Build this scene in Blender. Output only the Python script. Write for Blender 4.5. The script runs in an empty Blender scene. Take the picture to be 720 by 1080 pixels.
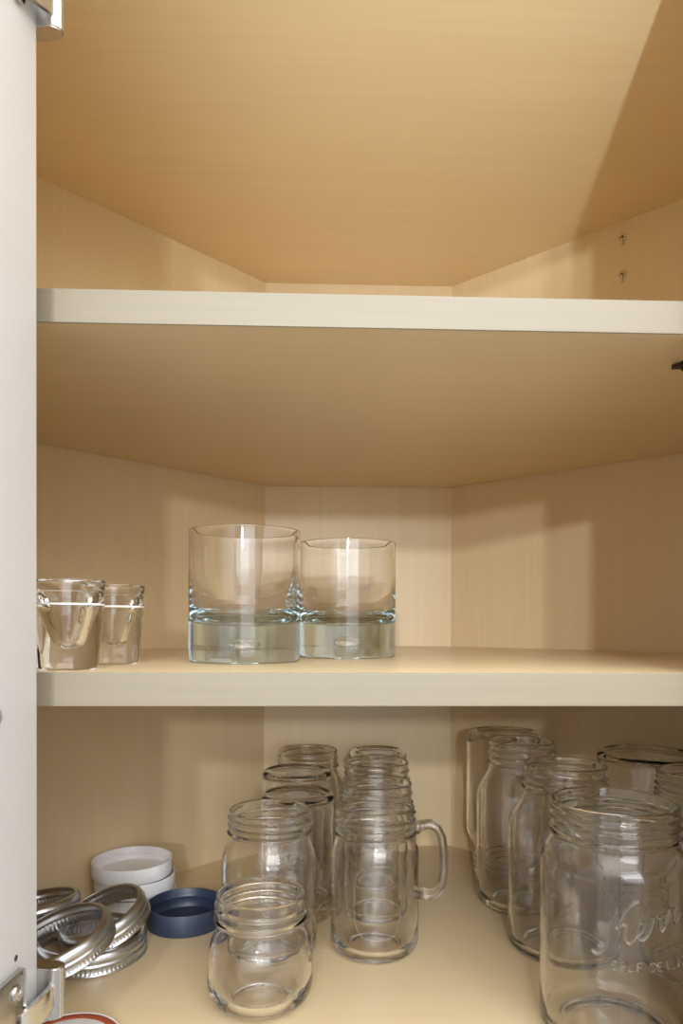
import bpy, bmesh, math, random
from mathutils import Vector, Matrix
PI = math.pi
random.seed(4)
sc = bpy.context.scene
C = sc.collection
MM = 0.001
LIFT = 1663.7            # the camera's height above the kitchen floor, in mm

# inner sizes of the corner cabinet, in mm, z counted from the camera's height
W, D = 114.5, 469.3      # half width of the back panel, its distance behind the shelf fronts
ZF, ZC = -273.7, 415.4   # top of the cabinet floor, underside of the cabinet top
Z3, Z2, T = -47.1, 167.1, 19.0
XL, XR = -211.0, 166.0   # inner edges of the face frame stiles

def V(x, y, z):
    return Vector((x * MM, y * MM, (z + LIFT) * MM))

# ------------------------------------------------------------------ materials
def new_mat(name):
    m = bpy.data.materials.new(name)
    m.use_nodes = True
    nt = m.node_tree
    for n in list(nt.nodes):
        if n.type not in ('BSDF_PRINCIPLED', 'OUTPUT_MATERIAL'):
            nt.nodes.remove(n)
    b = next(n for n in nt.nodes if n.type == 'BSDF_PRINCIPLED')
    return m, nt, b

def lin(r, g, b):
    f = lambda c: ((c / 255 + 0.055) / 1.055) ** 2.4 if c > 10 else c / 255 / 12.92
    return (f(r), f(g), f(b), 1)

def wood_mat(name, c0, c1, scale, rough=0.34, spec=0.45):
    m, nt, b = new_mat(name)
    N = nt.nodes.new; L = nt.links.new
    tc = N('ShaderNodeTexCoord')
    mp = N('ShaderNodeMapping'); mp.inputs['Scale'].default_value = scale
    n1 = N('ShaderNodeTexNoise'); n1.inputs['Scale'].default_value = 1.0
    n1.inputs['Detail'].default_value = 6; n1.inputs['Roughness'].default_value = 0.6
    n2 = N('ShaderNodeTexNoise'); n2.inputs['Scale'].default_value = 5.0
    n2.inputs['Detail'].default_value = 3
    mix = N('ShaderNodeMath'); mix.operation = 'MULTIPLY_ADD'; mix.inputs[1].default_value = 0.75
    half = N('ShaderNodeMath'); half.operation = 'MULTIPLY'; half.inputs[1].default_value = 0.25
    rp = N('ShaderNodeValToRGB')
    rp.color_ramp.elements[0].position = 0.33; rp.color_ramp.elements[0].color = c0
    rp.color_ramp.elements[1].position = 0.67; rp.color_ramp.elements[1].color = c1
    L(tc.outputs['Object'], mp.inputs['Vector']); L(mp.outputs['Vector'], n1.inputs['Vector'])
    L(tc.outputs['Object'], n2.inputs['Vector'])
    L(n2.outputs['Fac'], half.inputs[0])
    L(n1.outputs['Fac'], mix.inputs[0]); L(half.outputs[0], mix.inputs[2])
    L(mix.outputs[0], rp.inputs['Fac']); L(rp.outputs['Color'], b.inputs['Base Color'])
    bp = N('ShaderNodeBump'); bp.inputs['Strength'].default_value = 0.05; bp.inputs['Distance'].default_value = 0.0004
    L(n1.outputs['Fac'], bp.inputs['Height']); L(bp.outputs['Normal'], b.inputs['Normal'])
    b.inputs['Roughness'].default_value = rough
    b.inputs['Specular IOR Level'].default_value = spec
    return m

WOOD_A, WOOD_B = lin(217, 195, 155), lin(222, 202, 164)
WOODH = wood_mat('maple_grain_across', WOOD_A, WOOD_B, (6, 170, 170), rough=0.30)
WOODV = wood_mat('maple_grain_upright', WOOD_A, WOOD_B, (150, 150, 5), rough=0.38)
BAND = wood_mat('maple_edge_band', lin(129, 120, 102), lin(135, 126, 108), (6, 60, 260), rough=0.40)

def plain(name, col, rough=0.4, metal=0.0, bump=0.0, bscale=400, spec=0.5, var=0.04):
    m, nt, b = new_mat(name)
    N = nt.nodes.new; L = nt.links.new
    tc = N('ShaderNodeTexCoord'); n = N('ShaderNodeTexNoise'); n.inputs['Scale'].default_value = bscale
    L(tc.outputs['Object'], n.inputs['Vector'])
    rp = N('ShaderNodeValToRGB')
    rp.color_ramp.elements[0].position = 0.3; rp.color_ramp.elements[1].position = 0.7
    rp.color_ramp.elements[0].color = tuple(c * (1 - var) for c in col[:3]) + (1,)
    rp.color_ramp.elements[1].color = tuple(min(1, c * (1 + var)) for c in col[:3]) + (1,)
    L(n.outputs['Fac'], rp.inputs['Fac']); L(rp.outputs['Color'], b.inputs['Base Color'])
    if bump:
        bp = N('ShaderNodeBump'); bp.inputs['Strength'].default_value = bump; bp.inputs['Distance'].default_value = 0.0003
        L(n.outputs['Fac'], bp.inputs['Height']); L(bp.outputs['Normal'], b.inputs['Normal'])
    b.inputs['Roughness'].default_value = rough
    b.inputs['Metallic'].default_value = metal
    b.inputs['Specular IOR Level'].default_value = spec
    return m

PAINT = plain('door_paint', lin(216, 216, 216), 0.45, var=0.01)
STEEL = plain('band_steel', lin(206, 209, 214), 0.30, 1.0, bump=0.12, bscale=900)
NICKEL = plain('hinge_nickel', lin(205, 203, 198), 0.22, 1.0)
DARK = plain('dark_recess', lin(60, 52, 44), 0.8)
GREYPAD = plain('bumper_rubber', lin(150, 148, 150), 0.35)
WHITEP = plain('white_plastic', lin(240, 240, 243), 0.35)
NAVY = plain('navy_plastic', lin(45, 55, 77), 0.42)
ENAMEL = plain('lid_enamel', lin(226, 226, 226), 0.3)
RUBBER = plain('lid_rubber', lin(156, 72, 44), 0.55)
PRINT = plain('white_print', lin(245, 245, 245), 0.5)
PEGM = plain('peg_metal', lin(214, 196, 165), 0.3, 0.35)
BRONZE = plain('bracket_metal', lin(70, 55, 40), 0.4, 0.8)

def glass_mat(name, tint, dens, clear, surf=(1, 1, 1, 1), bump=0.0, bscale=60):
    """refracting glass; 'clear' is the share of light that goes straight on, as through a thin wall"""
    m, nt, b = new_mat(name)
    nt.nodes.remove(b)
    N = nt.nodes.new; L = nt.links.new
    out = next(n for n in nt.nodes if n.type == 'OUTPUT_MATERIAL')
    g = N('ShaderNodeBsdfGlass'); g.inputs['IOR'].default_value = 1.48
    g.inputs['Roughness'].default_value = 0.0; g.inputs['Color'].default_value = surf
    tr = N('ShaderNodeBsdfTransparent'); tr.inputs['Color'].default_value = surf
    mx = N('ShaderNodeMixShader'); mx.inputs[0].default_value = clear
    L(g.outputs[0], mx.inputs[1]); L(tr.outputs[0], mx.inputs[2]); L(mx.outputs[0], out.inputs['Surface'])
    if bump:
        tc = N('ShaderNodeTexCoord'); n = N('ShaderNodeTexNoise'); n.inputs['Scale'].default_value = bscale
        n.inputs['Detail'].default_value = 1
        bp = N('ShaderNodeBump'); bp.inputs['Strength'].default_value = bump; bp.inputs['Distance'].default_value = 0.001
        L(tc.outputs['Object'], n.inputs['Vector']); L(n.outputs['Fac'], bp.inputs['Height'])
        L(bp.outputs['Normal'], g.inputs['Normal'])
    if dens:
        va = N('ShaderNodeVolumeAbsorption'); va.inputs['Color'].default_value = tint; va.inputs['Density'].default_value = dens
        L(va.outputs[0], out.inputs['Volume'])
    return m

JAR = glass_mat('jar_glass', (0.62, 0.66, 0.58, 1), 4, 0.0, bump=0.12, bscale=70)
TUMB = glass_mat('tumbler_glass', (0.58, 0.76, 0.83, 1), 13, 0.0)
SHOT = glass_mat('shot_glass', (0.8, 0.85, 0.85, 1), 6, 0.0)

# ------------------------------------------------------------------ mesh helpers
def link(name, bm, mat, parent=None, smooth=False, loc=None, rot=None):
    bmesh.ops.recalc_face_normals(bm, faces=bm.faces)
    me = bpy.data.meshes.new(name)
    bm.to_mesh(me); bm.free()
    if smooth:
        for p in me.polygons: p.use_smooth = True
        if smooth is not True:
            me.set_sharp_from_angle(angle=math.radians(smooth))
    me.materials.append(mat)
    o = bpy.data.objects.new(name, me); C.objects.link(o)
    if parent: o.parent = parent
    if loc is not None: o.location = loc
    if rot is not None: o.rotation_euler = rot
    return o

def tag(o, label, cat=None, group=None):
    o['label'] = label
    if cat: o['category'] = cat
    if group: o['group'] = group
    return o

def empty(name, loc, label, cat, group=None, rot=(0, 0, 0)):
    o = bpy.data.objects.new(name, None); C.objects.link(o)
    o.empty_display_size = 0.02
    o.location = loc; o.rotation_euler = rot
    return tag(o, label, cat, group)

def prism(bm, pts, z0, z1, bevel=0.0):
    """pts in mm on the plan, extruded from z0 to z1 (mm)"""
    lo = [bm.verts.new((x * MM, y * MM, z0 * MM)) for x, y in pts]
    hi = [bm.verts.new((x * MM, y * MM, z1 * MM)) for x, y in pts]
    n = len(pts)
    fs = [bm.faces.new(lo[::-1]), bm.faces.new(hi)]
    for i in range(n):
        fs.append(bm.faces.new((lo[i], lo[(i + 1) % n], hi[(i + 1) % n], hi[i])))
    if bevel:
        es = list({e for f in fs for e in f.edges})
        bmesh.ops.bevel(bm, geom=es, offset=bevel * MM, segments=2, affect='EDGES', profile=0.5)

def box(bm, x0, x1, y0, y1, z0, z1, bevel=0.0):
    b2 = bmesh.new()
    prism(b2, [(x0, y0), (x1, y0), (x1, y1), (x0, y1)], z0, z1, bevel)
    me = bpy.data.meshes.new('t'); b2.to_mesh(me); b2.free(); bm.from_mesh(me); bpy.data.meshes.remove(me)

def lathe(bm, prof, seg=96, rfun=None, closed_axis=True):
    """prof: [(r, z)] mm; points at r=0 become poles. rfun(r, z, th, i) may move the radius."""
    rings = []
    for i, (r, z) in enumerate(prof):
        if r <= 1e-6:
            rings.append([bm.verts.new((0, 0, z * MM))])
        else:
            ring = []
            for k in range(seg):
                th = 2 * PI * k / seg
                rr = rfun(r, z, th, i) if rfun else r
                ring.append(bm.verts.new((rr * math.cos(th) * MM, rr * math.sin(th) * MM, z * MM)))
            rings.append(ring)
    loops = list(zip(rings, rings[1:]))
    if not closed_axis: loops.append((rings[-1], rings[0]))
    for a, b in loops:
        for k in range(seg):
            k2 = (k + 1) % seg
            if len(a) == 1 and len(b) == 1: break
            if len(a) == 1: bm.faces.new((a[0], b[k], b[k2]))
            elif len(b) == 1: bm.faces.new((a[k], b[0], a[k2]))
            else: bm.faces.new((a[k], b[k], b[k2], a[k2]))

def tube(bm, pts, rad, seg=12, flat=1.0, caps=True):
    """round bar along pts (mm); flat squeezes the second axis"""
    P = [Vector(p) for p in pts]
    rings = []
    up = None
    for i, p in enumerate(P):
        t = (P[min(i + 1, len(P) - 1)] - P[max(i - 1, 0)]).normalized()
        if up is None:
            up = Vector((0, 0, 1)) if abs(t.z) < 0.9 else Vector((0, 1, 0))
        s = t.cross(up)
        if s.length < 1e-6: s = t.cross(Vector((1, 0, 0)))
        s.normalize(); up = s.cross(t).normalized()
        r = rad[i] if isinstance(rad, (list, tuple)) else rad
        rings.append([bm.verts.new((p + s * math.cos(2 * PI * k / seg) * r * flat + up * math.sin(2 * PI * k / seg) * r) * MM) for k in range(seg)])
    for a, b in zip(rings, rings[1:]):
        for k in range(seg):
            bm.faces.new((a[k], b[k], b[(k + 1) % seg], a[(k + 1) % seg]))
    if caps:
        bm.faces.new(rings[0][::-1]); bm.faces.new(rings[-1])

def arc(cx, cz, r, a0, a1, n):
    return [(cx + r * math.cos(math.radians(a0 + (a1 - a0) * i / n)), cz + r * math.sin(math.radians(a0 + (a1 - a0) * i / n))) for i in range(n + 1)]

# ------------------------------------------------------------------ the cabinet
WL, WR = 292.0, 272.0     # how far each slanted side runs towards the room
cab = empty('corner_cabinet', V(0, 200, ZF), 'open maple corner cabinet holding all the shelves and glassware', 'cabinet')
cab_z = ZF
def cpart(name, bm, mat, parent=cab, **k):
    o = link(name, bm, mat, None, **k)
    bpy.context.view_layer.update()
    o.parent = parent
    o.location = Vector((0, -200 * MM, -ZF * MM)) if parent is cab else (0, 0, 0)
    return o
S2 = math.sqrt(2)
t = 16.0
def slant(side, a0, a1, th):
    """plan of a board along the slanted side from run a0 to a1, thickness th outwards"""
    p = [(side * (W + a0), D - a0), (side * (W + a1), D - a1)]
    q = [(x + side * th / S2, y + th / S2) for x, y in p]
    return [p[0], p[1], q[1], q[0]]
bm = bmesh.new(); prism(bm, [(-W, D), (W, D), (W + t, D + t), (-W - t, D + t)], ZF - T, ZC + T)
cpart('back_panel', bm, WOODV)
for side, run in ((-1, WL), (1, WR)):
    bm = bmesh.new(); prism(bm, slant(side, 0, run, t), ZF - T, ZC + T)
    cpart('side_panel', bm, WOODV)
# end panels, square to the slanted sides, running up to the face frame
LEo, REo = (-(W + WL), D - WL), (W + WR, D - WR)
LEi, REi = (-229.4, 0.2), (189.8, 0.2)
for (a, b) in ((LEo, LEi), (REo, REi)):
    s = -1 if a[0] < 0 else 1
    dx, dy = b[0] - a[0], b[1] - a[1]; ln = math.hypot(dx, dy)
    nx, ny = (-dy / ln, dx / ln)
    if nx * s < 0: nx, ny = -nx, -ny
    bm = bmesh.new(); prism(bm, [a, b, (b[0] + nx * t, b[1] + ny * t if b[1] + ny * t > 0 else 0.2), (a[0] + nx * t, a[1] + ny * t)], ZF - T, ZC + T)
    cpart('end_panel', bm, WOODV)
hexagon = [(-228, 0.2), (188, 0.2), REo, (W, D), (-W, D), LEo]
bm = bmesh.new(); prism(bm, hexagon, ZC, ZC + T); cpart('top_panel', bm, WOODH)
bm = bmesh.new(); prism(bm, hexagon, ZF - T, ZF); cpart('bottom_panel', bm, WOODH)
for x0, x1 in ((XL - 40, XL), (XR, XR + 40)):
    bm = bmesh.new(); box(bm, x0, x1, -19.2, -0.2, ZF - 30, ZC + 30, 0.8); cpart('face_frame_stile', bm, PAINT)
for z0, z1 in ((ZC, ZC + 30), (ZF - 30, ZF)):
    bm = bmesh.new(); box(bm, XL, XR, -19, 0, z0, z1, 0.4); cpart('face_frame_rail', bm, PAINT)

# peg holes with clips in the right slanted side
def wall_frame(x, y, z):
    """matrix at a spot of the right slanted side, local z pointing into the cabinet, local y up"""
    n = Vector((-1, -1, 0)).normalized(); up = Vector((0, 0, 1)); r = up.cross(n)
    m = Matrix((r, up, n)).transposed().to_4x4(); m.translation = Vector((x * MM, y * MM, z * MM))
    return m
for (x, y, z) in ((262.9, 320.9, 399.0), (262.8, 321.0, 361.0)):
    bm = bmesh.new(); lathe(bm, [(0, 0.05), (4.0, 0.05), (4.2, 1.0), (3.4, 1.5), (2.5, 0.6), (0, 0.6)], 24)
    # the little spoon of the clip below its pin
    tube(bm, [(0, -1.5, 1.0), (0.2, -5, 1.6), (0.3, -8.5, 1.9)], [1.6, 1.3, 0.9], 10)
    bmesh.ops.transform(bm, matrix=wall_frame(x, y, z), verts=bm.verts)
    p = cpart('shelf_peg', bm, PEGM, smooth=40)
    bm = bmesh.new(); lathe(bm, [(0, 0.5), (1.6, 0.5), (1.6, 0.8), (0, 0.8)], 20)
    bmesh.ops.transform(bm, matrix=wall_frame(x, y, z), verts=bm.verts)
    h = link('peg_hole', bm, DARK); h.parent = p

# the open door, hinged on the left stile
door_piv = bpy.data.objects.new('door', None)
dA = math.radians(7.0)
bm = bmesh.new(); box(bm, 0, -19.0, 0, -385, ZF - 12, ZC + 12, 1.2)
door = cpart('door', bm, PAINT, smooth=30)
bpy.data.objects.remove(door_piv)
M = Matrix.Translation(Vector((-197.8 * MM, -22.5 * MM, 0))) @ Matrix.Rotation(math.radians(-0.25), 4, 'Y') @ Matrix.Rotation(-dA, 4, 'Z')
door.matrix_basis = Matrix.Translation(Vector((0, -200 * MM, -ZF * MM))) @ M
# door-local spots: x = 0 is the inner face, y runs out along the door
def disc_on_door(name, y, z, prof, mat):
    bm = bmesh.new(); lathe(bm, prof, 28)
    m = Matrix.Translation(Vector((0, y * MM, z * MM))) @ Matrix.Rotation(PI / 2, 4, 'Y')
    bmesh.ops.transform(bm, matrix=m, verts=bm.verts)
    o = link(name, bm, mat, smooth=40); o.parent = door
    return o
disc_on_door('door_bumper', -39.5, -45, [(0, 0), (4.6, 0), (4.4, 1.2), (3.2, 2.0), (0, 2.1)], GREYPAD)
disc_on_door('door_bumper', -41.5, 187, [(0, 0), (4.2, 0), (4.0, 1.2), (3.0, 1.9), (0, 2.0)], GREYPAD)
disc_on_door('screw_hole', -21, -167, [(0, -0.02), (1.6, -0.02), (1.6, 0.05), (0, 0.05)], DARK)
disc_on_door('screw_hole', -30, 329, [(0, -0.02), (2.2, -0.02), (2.2, 0.05), (0, 0.05)], DARK)

def hinge(zc, lab):
    """compact hinge in door-local mm: a screwed plate on the door and a bent arm round to the stile"""
    hz = Vector((0, 0, zc * MM))
    bm = bmesh.new()
    box(bm, 0.05, 2.2, -62, -16, zc - 24, zc + 15, 2.5)
    h = link('hinge', bm, NICKEL, smooth=30); h.parent = door
    tag(h, lab)
    bm = bmesh.new()
    lathe(bm, [(0, 2.0), (3.6, 2.2), (3.9, 2.6), (3.2, 3.6), (1.4, 3.9), (1.2, 3.0), (0, 3.0)], 24)
    bmesh.ops.transform(bm, matrix=Matrix.Translation(Vector((0, -25 * MM, (zc + 6) * MM))) @ Matrix.Rotation(PI / 2, 4, 'Y'), verts=bm.verts)
    o = link('screw', bm, NICKEL, smooth=40); o.parent = h
    # cup slot and arm
    bm = bmesh.new(); box(bm, 2.0, 2.6, -27, -19, zc - 24, zc - 10, 0.2)
    o = link('slot', bm, DARK); o.parent = h
    bm = bmesh.new()
    pts = [(3, -22, zc - 16), (7, -12, zc - 12), (8.5, -3, zc - 9), (10, 3, zc - 7)]
    b2 = [(x, y) for x, y, z in pts]
    # arm: a channel-shaped strip, 20 mm high
    tk = 2.0
    poly = b2 + [(x - tk, y + 1.2) for x, y in b2[::-1]]
    lo = [bm.verts.new((x * MM, y * MM, (zc - 22 + 0.35 * (y + 22)) * MM)) for x, y in poly]
    hi = [bm.verts.new((x * MM, y * MM, (zc - 7 + 0.22 * (y + 22)) * MM)) for x, y in poly]
    n = len(poly)
    bm.faces.new(lo[::-1]); bm.faces.new(hi)
    for i in range(n): bm.faces.new((lo[i], lo[(i + 1) % n], hi[(i + 1) % n], hi[i]))
    bmesh.ops.bevel(bm, geom=list(bm.edges), offset=0.5 * MM, segments=2, affect='EDGES')
    o = link('hinge_arm', bm, NICKEL, smooth=30); o.parent = h
    bm = bmesh.new()
    # rounded cover wrapping round the stile's edge
    prof = [(-9, -1)] + [(7.5 + 5 * math.cos(a), 4 + 5 * math.sin(a)) for a in [math.radians(d) for d in range(-90, 91, 15)]] + [(-9, 9)]
    # as seen on plan: x across the opening, y into the cabinet
    lo = [bm.verts.new((x * MM, y * MM, (zc - 21) * MM)) for x, y in prof]
    hi = [bm.verts.new((x * MM, y * MM, (zc + 6) * MM)) for x, y in prof]
    n = len(prof)
    bm.faces.new(lo[::-1]); bm.faces.new(hi)
    for i in range(n): bm.faces.new((lo[i], lo[(i + 1) % n], hi[(i + 1) % n], hi[i]))
    bmesh.ops.bevel(bm, geom=list(bm.edges), offset=0.7 * MM, segments=2, affect='EDGES')
    o = link('frame_clip', bm, NICKEL, smooth=30); o.parent = h
hinge(-188, 'lower nickel hinge joining the door to the frame')
hinge(333, 'upper nickel hinge joining the door to the frame')

# ------------------------------------------------------------------ adjustable shelves
def shelf(z, label):
    root = empty('shelf', V(0, 200, z), label, 'shelf', 'adjustable maple shelves')
    g = 1.0
    pts = [(-226.5, 1.2), (186.5, 1.2), (W + WR - 2, D - WR), (W + WR - 3.2, D - WR + 1), (W - g, D - g), (-W + g, D - g), (-(W + WL) + 3.2, D - WL + 1), (-(W + WL) + 2, D - WL)]
    bm = bmesh.new(); prism(bm, [(x, y - 200) for x, y in pts], 0, T)
    b = link('board', bm, WOODH); b.parent = root
    bm = bmesh.new(); box(bm, -226.5, 186.5, -200, -198.8, 0, T, 0.35)
    e = link('edge_band', bm, BAND); e.parent = root
    tag(e, 'pale front edge band')
    return root
s_up = shelf(Z2, 'upper maple shelf with nothing on it, its underside in view')
s_low = shelf(Z3, 'lower maple shelf carrying the tumblers and shot glasses')
# dark support clip under the upper shelf, near the right stile
bm = bmesh.new()
tube(bm, [(-8, 3, -2.6), (0, 0, -2.4), (16, -6, -2.2)], [1.6, 2.3, 2.3], 12)
lathe(bm, [(0, -5.0), (3.2, -5.0), (3.4, -2.6), (3.0, -0.1), (0, -0.1)], 20)
o = link('support_clip', bm, BRONZE, smooth=40); o.parent = s_up
o.location = Vector((183 * MM, (42 - 200) * MM, 0))

# ------------------------------------------------------------------ glass
def smoothstep(a, b, x):
    u = max(0, min(1, (x - a) / (b - a))); return u * u * (3 - 2 * u)

def jar_mesh(h, R, rn, neck=22, shoulder=20, barrel=0.0, wall=3.0, base_r=None, heel=7, thread=1.5, twist=0.0, seg=112):
    """a mason jar standing on z=0: outer and inner skin in one closed shell"""
    br = base_r if base_r else R - heel
    zs = h - neck              # neck foot
    za = zs - shoulder         # shoulder starts
    def body(z):
        r = R - barrel * ((z - za * 0.55) / (za * 0.55)) ** 2
        if z < heel:
            k = 1 - z / heel
            r -= (R - br) * (1 - math.sqrt(max(0, 1 - k * k)))
        if z > za:
            u = (z - za) / (zs - za)
            r = R - barrel * ((z - za * 0.55) / (za * 0.55)) ** 2
            r = rn + (r - rn) * (math.cos(u * PI) * 0.5 + 0.5)
        return r
    out = [(0, 3.4), (br * 0.45, 3.2), (br * 0.80, 2.2), (br * 0.90, 0.6), (br * 0.95, 0.0)]
    z = 0.0
    zz = [heel * (1 - math.cos(math.radians(a))) for a in range(0, 91, 15)]
    zz += [heel + (za - heel) * i / 10 for i in range(1, 11)]
    zz += [za + (zs - za) * i / 10 for i in range(1, 11)]
    out += [(body(q), q) for q in zz]
    n0 = len(out)
    nz = 26
    for i in range(1, nz + 1):
        q = zs + (neck - 2.4) * i / nz
        b = 1.9 * math.exp(-((q - zs - 2.6) / 1.5) ** 2)
        out.append((rn + b, q))
    n1 = len(out)
    lip = arc(rn - 1.3, h - 1.65, 1.6, 10, 170, 7)
    out += lip
    ri = rn - 2.9
    inn = [(ri, h - 4)]
    inn += [(ri, zs + (neck - 4) * (1 - i / 5)) for i in range(1, 6)]
    inn += [(max(2, body(za + (zs - za) * (1 - i / 10)) - wall), za + (zs - za) * (1 - i / 10)) for i in range(1, 11)]
    fb = wall + 2.2
    inn += [(body(heel + fb + (za - heel - fb) * (1 - i / 8)) - wall, heel + fb + (za - heel - fb) * (1 - i / 8)) for i in range(1, 9)]
    rr = inn[-1][0]
    c = heel + fb - 0.0
    hr = c - fb
    inn += [(rr - hr * (1 - math.cos(math.radians(a))), c - hr * math.sin(math.radians(a))) for a in (20, 40, 60, 80, 90)]
    inn += [(br * 0.6, fb + 0.5), (br * 0.3, fb + 1.0), (0, fb + 1.2)]
    pitch = 6.0
    def rf(r, z, th, i):
        if n0 <= i < n1:
            a = (th + twist) % (2 * PI)
            for turn in range(0, 2):
                zt = h - 5.2 - pitch * (a / (2 * PI)) - pitch * turn
                if zt < zs + 6: continue
                r += thread * math.exp(-((z - zt) / 1.15) ** 2)
        return r
    bm = bmesh.new()
    lathe(bm, out + inn, seg, rf)
    return bm

FL = ZF + 0.05
def put_jar(name, x, y, label, mesh_kw, group='glass jars on the cabinet floor', inverted=False, rotz=0.0, cat='jar', zbase=FL, parts=()):
    h = mesh_kw['h']
    o = link(name, jar_mesh(**mesh_kw), JAR, smooth=True)
    if inverted:
        o.location = V(x, y, zbase + h); o.rotation_euler = (PI, 0, rotz)
    else:
        o.location = V(x, y, zbase); o.rotation_euler = (0, 0, rotz)
    tag(o, label, cat, group)
    return o

QUART = dict(h=157, R=46.5, rn=34, neck=23, shoulder=30, heel=9, wall=3.2)
PINT = dict(h=121, R=39.5, rn=33.5, neck=21, shoulder=22, heel=8)
put_jar('mason_jar', -90.5, 112.2, 'short squat open glass jar nearest the front, left of the handled mug jar',
        dict(h=80, R=37.8, rn=31.5, neck=20, shoulder=17, barrel=2.2, heel=16, base_r=23), rotz=0.6)
put_jar('mason_jar', -89.5, 194, 'open pint glass jar just behind the short squat jar', dict(PINT, h=119), rotz=2.4)
STR = dict(h=114, R=34.5, rn=31.5, neck=18, shoulder=9, heel=4.5, base_r=30.5, wall=2.8)
put_jar('mason_jar', -68.0, 268.3, 'upside-down glass jar with dark base rim, directly behind the open pint jar', STR, inverted=True)
put_jar('mason_jar', -71, 340, 'upside-down glass jar standing between another upturned jar and the threaded jar at the back', dict(STR, h=121, R=35.5, base_r=31.5), inverted=True)
put_jar('mason_jar', -60, 421, 'upright threaded glass jar at the back of the left row, against the back panel', dict(PINT, h=128), rotz=1.0)

# mug jars with handles, one behind the other
def mug(x, y, label, h, rotz, handle=True, inverted=False, outline=False):
    kw = dict(h=h, R=36.8, rn=33.0, neck=25, shoulder=14, heel=12, base_r=25, wall=3.0)
    root = empty('mug_jar', V(x, y, FL), label, 'jar', 'glass jars on the cabinet floor', rot=(0, 0, rotz))
    b = link('jar_body', jar_mesh(**kw), JAR, smooth=True); b.parent = root
    if inverted:
        b.rotation_euler = (PI, 0, 0); b.location = (0, 0, h * MM)
    if handle:
        bm = bmesh.new()
        zt, zb = h - 15, h - 74
        if inverted: zt, zb = h - zb, h - zt
        pts = [(33.5, 0, zt - 4), (38, 0, zt - 1), (46, 0, zt + 0.5), (52, 0, zt - 3), (56, 0, zt - 11), (57.5, 0, zt - 24), (57.5, 0, zt - 40), (55.5, 0, zb + 7), (51, 0, zb + 1.5), (44, 0, zb), (36.2, 0, zb + 2)]
        tube(bm, pts, [5.5, 4.6, 4.0, 3.8, 3.8, 3.8, 3.8, 3.8, 4.0, 4.4, 5.0], 16, flat=1.35)
        o = link('handle', bm, JAR, smooth=True); o.parent = root
    return root, b
m1, m1b = mug(-1.4, 195, 'handled glass mug jar at the front of the middle row, handle to the right', 121, -0.15)
put_jar('mason_jar', 6.7, 270, 'threaded glass jar directly behind the handled mug jar, first of the three', dict(PINT, h=124, R=37.5, rn=32.5), rotz=0.9)
put_jar('mason_jar', 12.7, 344, 'threaded glass jar second behind the handled mug jar, in front of an upturned one', dict(PINT, h=129, R=36, rn=33), rotz=2.0)
put_jar('mason_jar', 20, 417, 'upside-down glass jar at the far end of the middle row behind the mug jar', dict(STR, h=128, R=33.5, rn=30, heel=8, base_r=26), inverted=True)

# added oval outline standing in for a bright reflection on the mug jar's front
def wrap_tubes(R, strokes, rad, ang0, zmid, squash=0.5, zrad=None):
    """strokes: lists of (s, z) mm on the developed wall; tubes half sunk in the glass"""
    bm = bmesh.new()
    for st in strokes:
        pts = []
        for s, z in st:
            a = ang0 + s / R
            rr = (zrad(z + zmid) if zrad else R)
            pts.append((rr * math.cos(a), rr * math.sin(a), z + zmid))
        tube(bm, pts, rad, 8)
    return bm
def resample(st, n=40):
    """smooth curve through the points (Catmull-Rom)"""
    P = [Vector((a, b)) for a, b in st]
    if len(P) < 3: return [tuple(P[0].lerp(P[-1], i / 6)) for i in range(7)]
    P = [2 * P[0] - P[1]] + P + [2 * P[-1] - P[-2]]
    out = []
    for i in range(1, len(P) - 2):
        m = max(3, n // (len(P) - 3))
        for k in range(m):
            u = k / m
            p0, p1, p2, p3 = P[i - 1], P[i], P[i + 1], P[i + 2]
            out.append(tuple(0.5 * (2 * p1 + (p2 - p0) * u + (2 * p0 - 5 * p1 + 4 * p2 - p3) * u * u + (3 * p1 - p0 - 3 * p2 + p3) * u ** 3)))
    out.append(tuple(P[-2])); return out
oval = [(19 * math.copysign(abs(math.cos(a)) ** 0.6, math.cos(a)), 29 * math.copysign(abs(math.sin(a)) ** 0.6, math.sin(a))) for a in [2 * PI * i / 64 for i in range(65)]]
bm = wrap_tubes(36.9, [oval], 0.4, -PI / 2 - 0.02, 52)
o = link('reflection_outline', bm, JAR, smooth=True); o.parent = m1; o.rotation_euler = (0, 0, 0.15)

# right-hand quart jars
kx, ky = 150.1, 72.0
KR = dict(h=155, R=48.0, rn=41.0, neck=24, shoulder=16, heel=9, wall=3.2)
kerr = put_jar('mason_jar', kx, ky, 'large wide-mouth glass jar with embossed script lettering, nearest the front on the right', KR, rotz=2.6)
cam_xy = Vector((-51.4, -401.6))
face = math.atan2(cam_xy.y - ky, cam_xy.x - kx)
K = [
    [(0, 11), (-1.5, 6), (-3.5, -2), (-6, -9), (-9, -11), (-11.5, -9)],         # stem of K with its tail
    [(9.5, 13), (6, 11.5), (2.5, 7), (-0.5, 1)],                                # upper arm
    [(-0.5, 1), (3, 2.5), (4, 0), (3.5, -4), (5.5, -7), (8, -5)],               # leg running on into e
    [(8, -5), (11, -2.5), (12.2, 0.5), (10.5, 2), (8.8, -0.5), (9, -4.5), (11.5, -6.5), (14.5, -4)],
    [(14.5, -4), (16, 0.5), (17, 3.2), (18.3, 2), (20, 2.2), (19.6, -2), (20.4, -5), (23, -3)],
    [(23, -3), (24.5, 1.5), (25.5, 4.4), (26.8, 3.2), (28.5, 3.4), (28.2, -1), (29, -4), (33, -1)],
]
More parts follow.
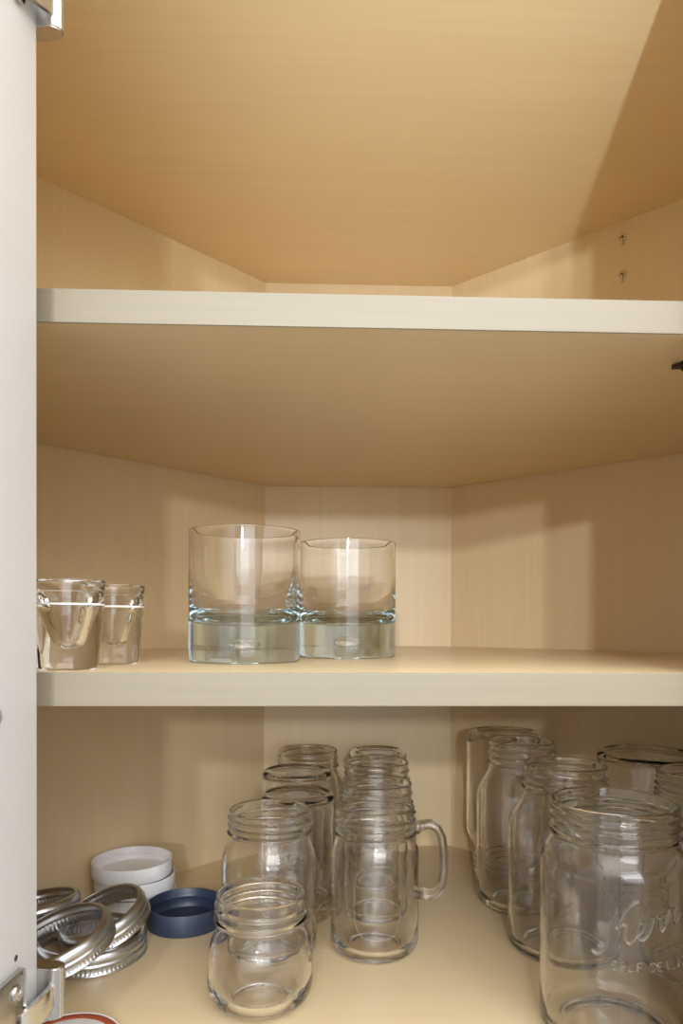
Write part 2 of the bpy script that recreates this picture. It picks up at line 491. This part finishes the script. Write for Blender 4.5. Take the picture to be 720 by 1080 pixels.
def block(text, x0, z0, hgt, gap):
    """tiny block capitals from straight strokes"""
    G = {'S': [[(1, .85), (.7, 1), (.3, 1), (0, .8), (.1, .58), (.9, .42), (1, .2), (.7, 0), (.3, 0), (0, .15)]],
         'E': [[(1, 1), (0, 1), (0, 0), (1, 0)], [(0, .5), (.8, .5)]], 'L': [[(0, 1), (0, 0), (1, 0)]],
         'F': [[(1, 1), (0, 1), (0, 0)], [(0, .5), (.8, .5)]], 'A': [[(0, 0), (.5, 1), (1, 0)], [(.2, .4), (.8, .4)]],
         'I': [[(.5, 0), (.5, 1)]], 'N': [[(0, 0), (0, 1), (1, 0), (1, 1)]],
         'G': [[(1, .8), (.7, 1), (.3, 1), (0, .7), (0, .3), (.3, 0), (.8, 0), (1, .2), (1, .45), (.6, .45)]]}
    out = []; x = x0
    for ch in text:
        for st in G.get(ch, []): out.append([(x + a * hgt * 0.62, z0 + b * hgt) for a, b in st])
        x += hgt * 0.62 + gap
    return out
strokes = [resample([(a * 1.3 - 4.0, b * 1.25 + 0.30 * a) for a, b in s]) for s in K]
bm = wrap_tubes(48.15, strokes, 0.85, face + 0.13, 86)
inv = kerr.matrix_basis.to_euler().z
def on_kerr(name, bm, lab):
    o = link(name, bm, JAR, smooth=True); o.parent = kerr; o.rotation_euler = (0, 0, -2.6); tag(o, lab); return o
on_kerr('embossed_script', bm, 'embossed script lettering')
bm = wrap_tubes(48.15, block('SELF', -7, 0, 5.2, 1.7) + block('SEALING', 15.5, 0, 5.2, 1.7), 0.5, face + 0.13, 62)
on_kerr('embossed_capitals', bm, 'small embossed capitals')

put_jar('mason_jar', 159.2, 192.6, 'tall narrow-mouth quart jar standing just behind the large lettered jar', dict(QUART, h=156), rotz=0.4)
put_jar('mason_jar', 149.0, 284.5, 'tall upright quart jar third from the front in the right row', dict(QUART, h=160, R=42.5, rn=31, heel=12), rotz=1.7)
put_jar('mason_jar', 155.0, 368.5, 'upside-down tall glass jar at the far end of the right row, by the slanted side', dict(QUART, h=157, R=41, rn=32, heel=8, base_r=33), inverted=True)
put_jar('mason_jar', 259.5, 255.5, 'upside-down quart jar with dark base rim near the right slanted side', dict(QUART, h=154, R=44.5, heel=5, base_r=39.5), inverted=True)
put_jar('mason_jar', 256, 153, 'upright threaded jar at the right edge, in front of the upturned quart jar', dict(QUART, h=157, R=44), rotz=2.9)

# ------------------------------------------------------------------ drinking glasses on the lower shelf
SH = Z3 + T + 0.05
def tumbler(x, y, label, h=95.0, R=40.3):
    root = link('rocks_glass', tumbler_mesh(h, R), TUMB, smooth=50)
    root.location = V(x, y, SH)
    tag(root, label, 'glass', 'heavy-based tumblers on the lower shelf')
    return root
def tumbler_mesh(h, R):
    bm = bmesh.new()
    w = 1.25
    out = [(0, 0.9), (R - 9, 0.9), (R - 6.5, 0), (R - 2.2, 0), (R - 0.6, 0.8), (R, 2.4)]
    out += [(R, 2.4 + (h - 3.6) * i / 16) for i in range(1, 17)]
    out += arc(R - w / 2, h - 1.1, w / 2, 0, 180, 6)
    fb = 25.0
    inn = [(R - w - 3.4 * max(0, (i - 6) / 8) ** 1.6, h - 2 - (h - 2 - fb - 16) * i / 14) for i in range(1, 15)]
    rc = inn[-1][0]
    inn += [(rc - 19 * (1 - math.cos(math.radians(a))), fb + 16 - 14.5 * math.sin(math.radians(a))) for a in (12, 24, 36, 48, 60, 72, 82, 90)]
    inn += [(rc - 24, fb + 0.9), (rc - 30, fb + 0.3), (0, fb)]
    lathe(bm, out + inn, 112)
    # the air bubble sealed in the base
    b2 = bmesh.new()
    bmesh.ops.create_uvsphere(b2, u_segments=24, v_segments=14, radius=1.0)
    for v in b2.verts: v.co = Vector((v.co.x * 7.5, v.co.y * 7.5, 12.5 + v.co.z * 4.6)) * MM
    me = bpy.data.meshes.new('t'); b2.to_mesh(me); b2.free(); bm.from_mesh(me); bpy.data.meshes.remove(me)
    return bm
tumbler(-103.4, 119, 'larger-looking heavy-based tumbler at the front left of the pair')
tumbler(-25.5, 192, 'heavy-based tumbler standing behind and to the right of its pair')

def shot(x, y, label, rotz):
    root = empty('shot_glass', V(x, y, SH), label, 'glass', 'shot glasses on the lower shelf', rot=(0, 0, rotz))
    h = 53.0; r0, r1 = 17.6, 21.2
    R = lambda z: r0 + (r1 - r0) * (z / h) ** 0.9
    out = [(0, 1.6), (9, 1.4), (13, 0.0), (r0 - 1.4, 0.0), (r0 - 0.3, 0.7)]
    out += [(R(z), z) for z in [2 + (h - 3) * i / 20 for i in range(21)]]
    out += arc(r1 - 0.95, h - 0.8, 0.95, 10, 170, 6)
    fb = 16.5
    inn = [(20.1, 51.5), (19.8, 50), (19.2, 48), (18.3, 46), (17.2, 44), (15.9, 42), (14.6, 40), (13.3, 38), (12.1, 36), (11.4, 34), (10.8, 32), (10.2, 30), (9.6, 28), (9.0, 26), (8.4, 24), (7.8, 22), (7.2, 20), (6.7, 18), (6.0, 16), (5.0, 14.4), (3.4, 13.2), (1.7, 12.7), (0, 12.5)]
    def rf(r, z, th, i):
        if 2 < i < 26 and z < 30:      # soft facets low on the outside
            r -= 0.55 * (1 - smoothstep(6, 30, z)) * (0.5 + 0.5 * math.cos(8 * th))
        return r
    bm = bmesh.new(); lathe(bm, out + inn, 96, rf)
    b = link('glass_body', bm, SHOT, smooth=50); b.parent = root
    zl = 38.5; rl = R(zl) + 0.1
    bm = bmesh.new(); lathe(bm, [(rl, zl - 0.55), (rl + 0.12, zl - 0.5), (rl + 0.12, zl + 0.5), (rl, zl + 0.55)], 96, closed_axis=False)
    o = link('pour_line', bm, PRINT, smooth=True); o.parent = root; tag(o, 'thin white printed line')
    return root
shot(-200.2, 31.5, 'shot glass with white pour line beside the open door, at the shelf front', 0.2)
shot(-190.5, 90.7, 'shot glass with white pour line, farther back from the door', 0.9)

# ------------------------------------------------------------------ lids and bands on the cabinet floor
def cup_lid(name, loc, label, r, h, mat, group, rot=(0, 0, 0), cat='lid'):
    """plastic screw lid lying open side up"""
    prof = [(0, 0.4), (r - 7, 0.4), (r - 5, 0), (r - 2.4, 0), (r - 0.8, 0.6), (r - 0.2, 2.2), (r, h * 0.45), (r, h - 1.0), (r - 0.4, h), (r - 1.4, h), (r - 1.8, h - 0.8),
            (r - 2.0, h * 0.72), (r - 2.9, h * 0.62), (r - 2.0, h * 0.52), (r - 2.1, 5), (r - 3.4, 2.4), (r - 10, 2.2), (0, 2.2)]
    bm = bmesh.new(); lathe(bm, prof, 96, lambda rr, z, th, i: rr - (0.18 * (0.5 + 0.5 * math.cos(72 * th)) if 4 < i < 8 else 0))
    o = link(name, bm, mat, smooth=40); o.location = loc; o.rotation_euler = rot
    return tag(o, label, cat, group)
wx, wy = -228.0, 299.5
cup_lid('screw_cap', V(wx + 1.6, wy - 1, FL), 'white plastic lid at the bottom of the stack of three', 38.2, 14.6, WHITEP, 'white lids in a stack')
cup_lid('screw_cap', V(wx + 1.0, wy - 0.6, FL + 14.65), 'white plastic lid in the middle of the stack of three', 38.2, 14.6, WHITEP, 'white lids in a stack')
cup_lid('screw_cap', V(wx - 1.4, wy - 2.0, FL + 29.3), 'white plastic lid on top of the stack of three', 38.2, 14.6, WHITEP, 'white lids in a stack')
cup_lid('screw_cap', V(-169.3, 251.0, FL), 'dark navy blue plastic lid lying open side up beside the metal bands', 35.0, 19.0, NAVY, None)

def band_mesh(r, h=17.0):
    """threaded metal jar band: knurled skirt, rolled lower edge, narrow top flange; top flange at z=h"""
    out = [(r - 0.9, 0.0), (r + 0.3, 0.0), (r + 0.7, 0.8), (r + 0.2, 1.6)]
    out += [(r - 0.4, 2.2), (r - 0.4, 4.0), (r - 0.4, 6.0), (r + 0.1, 6.8), (r + 0.1, 7.6), (r - 0.6, 8.4), (r - 0.6, 9.2), (r + 0.1, 10.6), (r + 0.2, 12.2), (r - 0.1, 13.6), (r - 0.8, 15.2),
            (r - 1.8, h - 0.5), (r - 2.8, h), (r - 4.3, h), (r - 4.6, h - 0.4), (r - 4.3, h - 0.8)]
    inn = [(r - 3.0, h - 0.8), (r - 2.4, h - 1.4), (r - 1.2, 13.6), (r - 0.7, 12.2), (r - 0.8, 10.8), (r - 1.4, 9.4), (r - 1.4, 8.6), (r - 0.7, 7.4), (r - 1.1, 6.0), (r - 1.1, 4.0), (r - 1.1, 2.0)]
    def rf(rr, z, th, i):
        if 3 < i < 7 or i >= len(out) + 8: rr += 0.22 * math.cos(80 * th)
        return rr
    bm = bmesh.new(); lathe(bm, out + inn, 320, rf, closed_axis=False)
    return bm
def band(x, y, z, r, label, rot=(0, 0, 0), h=17.0):
    o = link('jar_ring', band_mesh(r, h), STEEL, smooth=45)
    o.location = V(x, y, z); o.rotation_euler = rot
    return tag(o, label, 'jar band', 'metal jar bands in a pile')
R_ = math.radians
band(-236.6, 193.5, FL, 44.5, 'wide metal band lying flat on the cabinet floor under the whole pile')
band(-294.7, 233.1, FL + 12.4, 36.5, 'metal band at the back left of the pile, half behind the door', rot=(R_(-4.3), R_(-8.5), 0))
band(-225, 199, FL + 19, 36.8, 'metal band leaning at the right of the pile, next to the white lids', rot=(R_(12), R_(-18), 0))
band(-243, 146, FL + 23, 40.0, 'metal band on top at the front of the pile, tilted and partly behind the door', rot=(R_(9), R_(-15), 0))
# flat canning lid, sealing side up, by the lower hinge
lx, ly = -211.8, 66.0
lid = empty('canning_lid', V(lx, ly, FL), 'flat white canning lid with rust-red sealing ring by the lower hinge', 'lid')
bm = bmesh.new(); lathe(bm, [(0, 0.2), (30, 0.2), (33.4, 0), (33.9, 0.8), (33.6, 1.8), (33.0, 1.8), (32.6, 1.0), (28, 0.9), (0, 0.9)], 96)
o = link('lid_disc', bm, ENAMEL, smooth=40); o.parent = lid
bm = bmesh.new(); lathe(bm, [(27.2, 0.9), (27.8, 1.5), (30, 1.7), (32.2, 1.6), (32.7, 1.05), (30, 0.95)], 96, closed_axis=False)
o = link('sealing_ring', bm, RUBBER, smooth=True); o.parent = lid; tag(o, 'rust-red rubber sealing ring')

# ------------------------------------------------------------------ light
w = bpy.data.worlds.new('World'); sc.world = w; w.use_nodes = True
nt = w.node_tree
bg = nt.nodes['Background']
tc = nt.nodes.new('ShaderNodeTexCoord'); sp = nt.nodes.new('ShaderNodeSeparateXYZ')
rp = nt.nodes.new('ShaderNodeValToRGB'); mr = nt.nodes.new('ShaderNodeMapRange')
mr.inputs[1].default_value = -1; mr.inputs[2].default_value = 1
nt.links.new(tc.outputs['Generated'], sp.inputs[0]); nt.links.new(sp.outputs['Z'], mr.inputs[0])
nt.links.new(mr.outputs[0], rp.inputs[0]); nt.links.new(rp.outputs[0], bg.inputs['Color'])
rp.color_ramp.elements[0].position = 0.25; rp.color_ramp.elements[0].color = (0.50, 0.475, 0.45, 1)
e = rp.color_ramp.elements.new(0.52); e.color = (0.62, 0.60, 0.57, 1)
rp.color_ramp.elements[2].position = 0.9; rp.color_ramp.elements[2].color = (3.0, 2.9, 2.75, 1)
bg.inputs['Strength'].default_value = 1.0

def lamp(name, x, y, z, power, radius, col):
    l = bpy.data.lights.new(name, 'POINT'); l.energy = power; l.shadow_soft_size = radius; l.color = col
    o = bpy.data.objects.new(name, l); C.objects.link(o); o.location = V(x, y, z)
    return o
lamp('kitchen_lamp', -97, -2818, 401, 60, 0.05, (0.96, 0.98, 1.0))
lamp('kitchen_lamp', -270, -2040, 510, 48, 0.035, (0.96, 0.98, 1.0))
l = bpy.data.lights.new('upward_spot', 'SPOT'); l.energy = 42; l.shadow_soft_size = 0.012; l.color = (0.86, 0.94, 1.0)  # unseen source inferred from the top's shadow edge, cone shaped to spare shelf fronts
l.spot_size = math.radians(43); l.spot_blend = 1.0
o = bpy.data.objects.new('upward_spot', l); C.objects.link(o); o.location = V(28, -850, 25)
o.rotation_euler = (V(90, 110, 640) - o.location).to_track_quat('-Z', 'Y').to_euler()
a = bpy.data.lights.new('kitchen_window', 'AREA'); a.shape = 'RECTANGLE'; a.size = 1.7; a.size_y = 1.3; a.energy = 20; a.color = (0.86, 0.93, 1.0)
o = bpy.data.objects.new('kitchen_window', a); C.objects.link(o)
o.location = V(550, -3200, 250)
o.rotation_euler = (V(0, 200, 0) - o.location).to_track_quat('-Z', 'Y').to_euler()

a = bpy.data.lights.new('overhead_fill', 'AREA'); a.shape = 'RECTANGLE'; a.size = 1.2; a.size_y = 0.6; a.energy = 17; a.color = (0.97, 0.98, 1.0)  # added panel that brightens the cabinet floor from above
o = bpy.data.objects.new('overhead_fill', a); C.objects.link(o)
o.location = V(350, -1700, 900)
o.rotation_euler = (V(-50, 100, -150) - o.location).to_track_quat('-Z', 'Y').to_euler()

# ------------------------------------------------------------------ camera
cd = bpy.data.cameras.new('Camera'); cam = bpy.data.objects.new('Camera', cd); C.objects.link(cam)
sc.camera = cam
YAW, ROLL, FPX, SH_PX = 0.0356, -0.0039, 749.4, 117.1
cd.sensor_fit = 'VERTICAL'; cd.sensor_height = 36.0
cd.lens = FPX * 36.0 / 1080.0
cd.shift_y = SH_PX / 1080.0
cd.clip_start = 0.01
cam.location = V(-51.4, -401.6, 0)
cam.rotation_euler = (Matrix.Rotation(-YAW, 3, 'Z') @ Matrix.Rotation(PI / 2, 3, 'X') @ Matrix.Rotation(-ROLL, 3, 'Z')).to_euler()

# ------------------------------------------------------------------ view
sc.view_settings.view_transform = 'Standard'; sc.view_settings.look = 'None'
sc.view_settings.gamma = 1.0; sc.view_settings.use_curve_mapping = False
sc.view_settings.exposure = 0.25
cy = sc.cycles
cy.max_bounces = 32; cy.transmission_bounces = 32; cy.glossy_bounces = 12; cy.diffuse_bounces = 6; cy.transparent_max_bounces = 64
cy.caustics_refractive = True; cy.caustics_reflective = False
cy.sample_clamp_indirect = 3.0; cy.blur_glossy = 0.3
cy.use_denoising = True; cy.denoiser = 'OPENIMAGEDENOISE'

for l in bpy.data.lights: l.cycles.is_caustics_light = True
for o in C.objects:
    if o.type == 'MESH':
        if o.data.materials[0] in (JAR, TUMB, SHOT): o.cycles.is_caustics_caster = True
        else: o.cycles.is_caustics_receiver = True
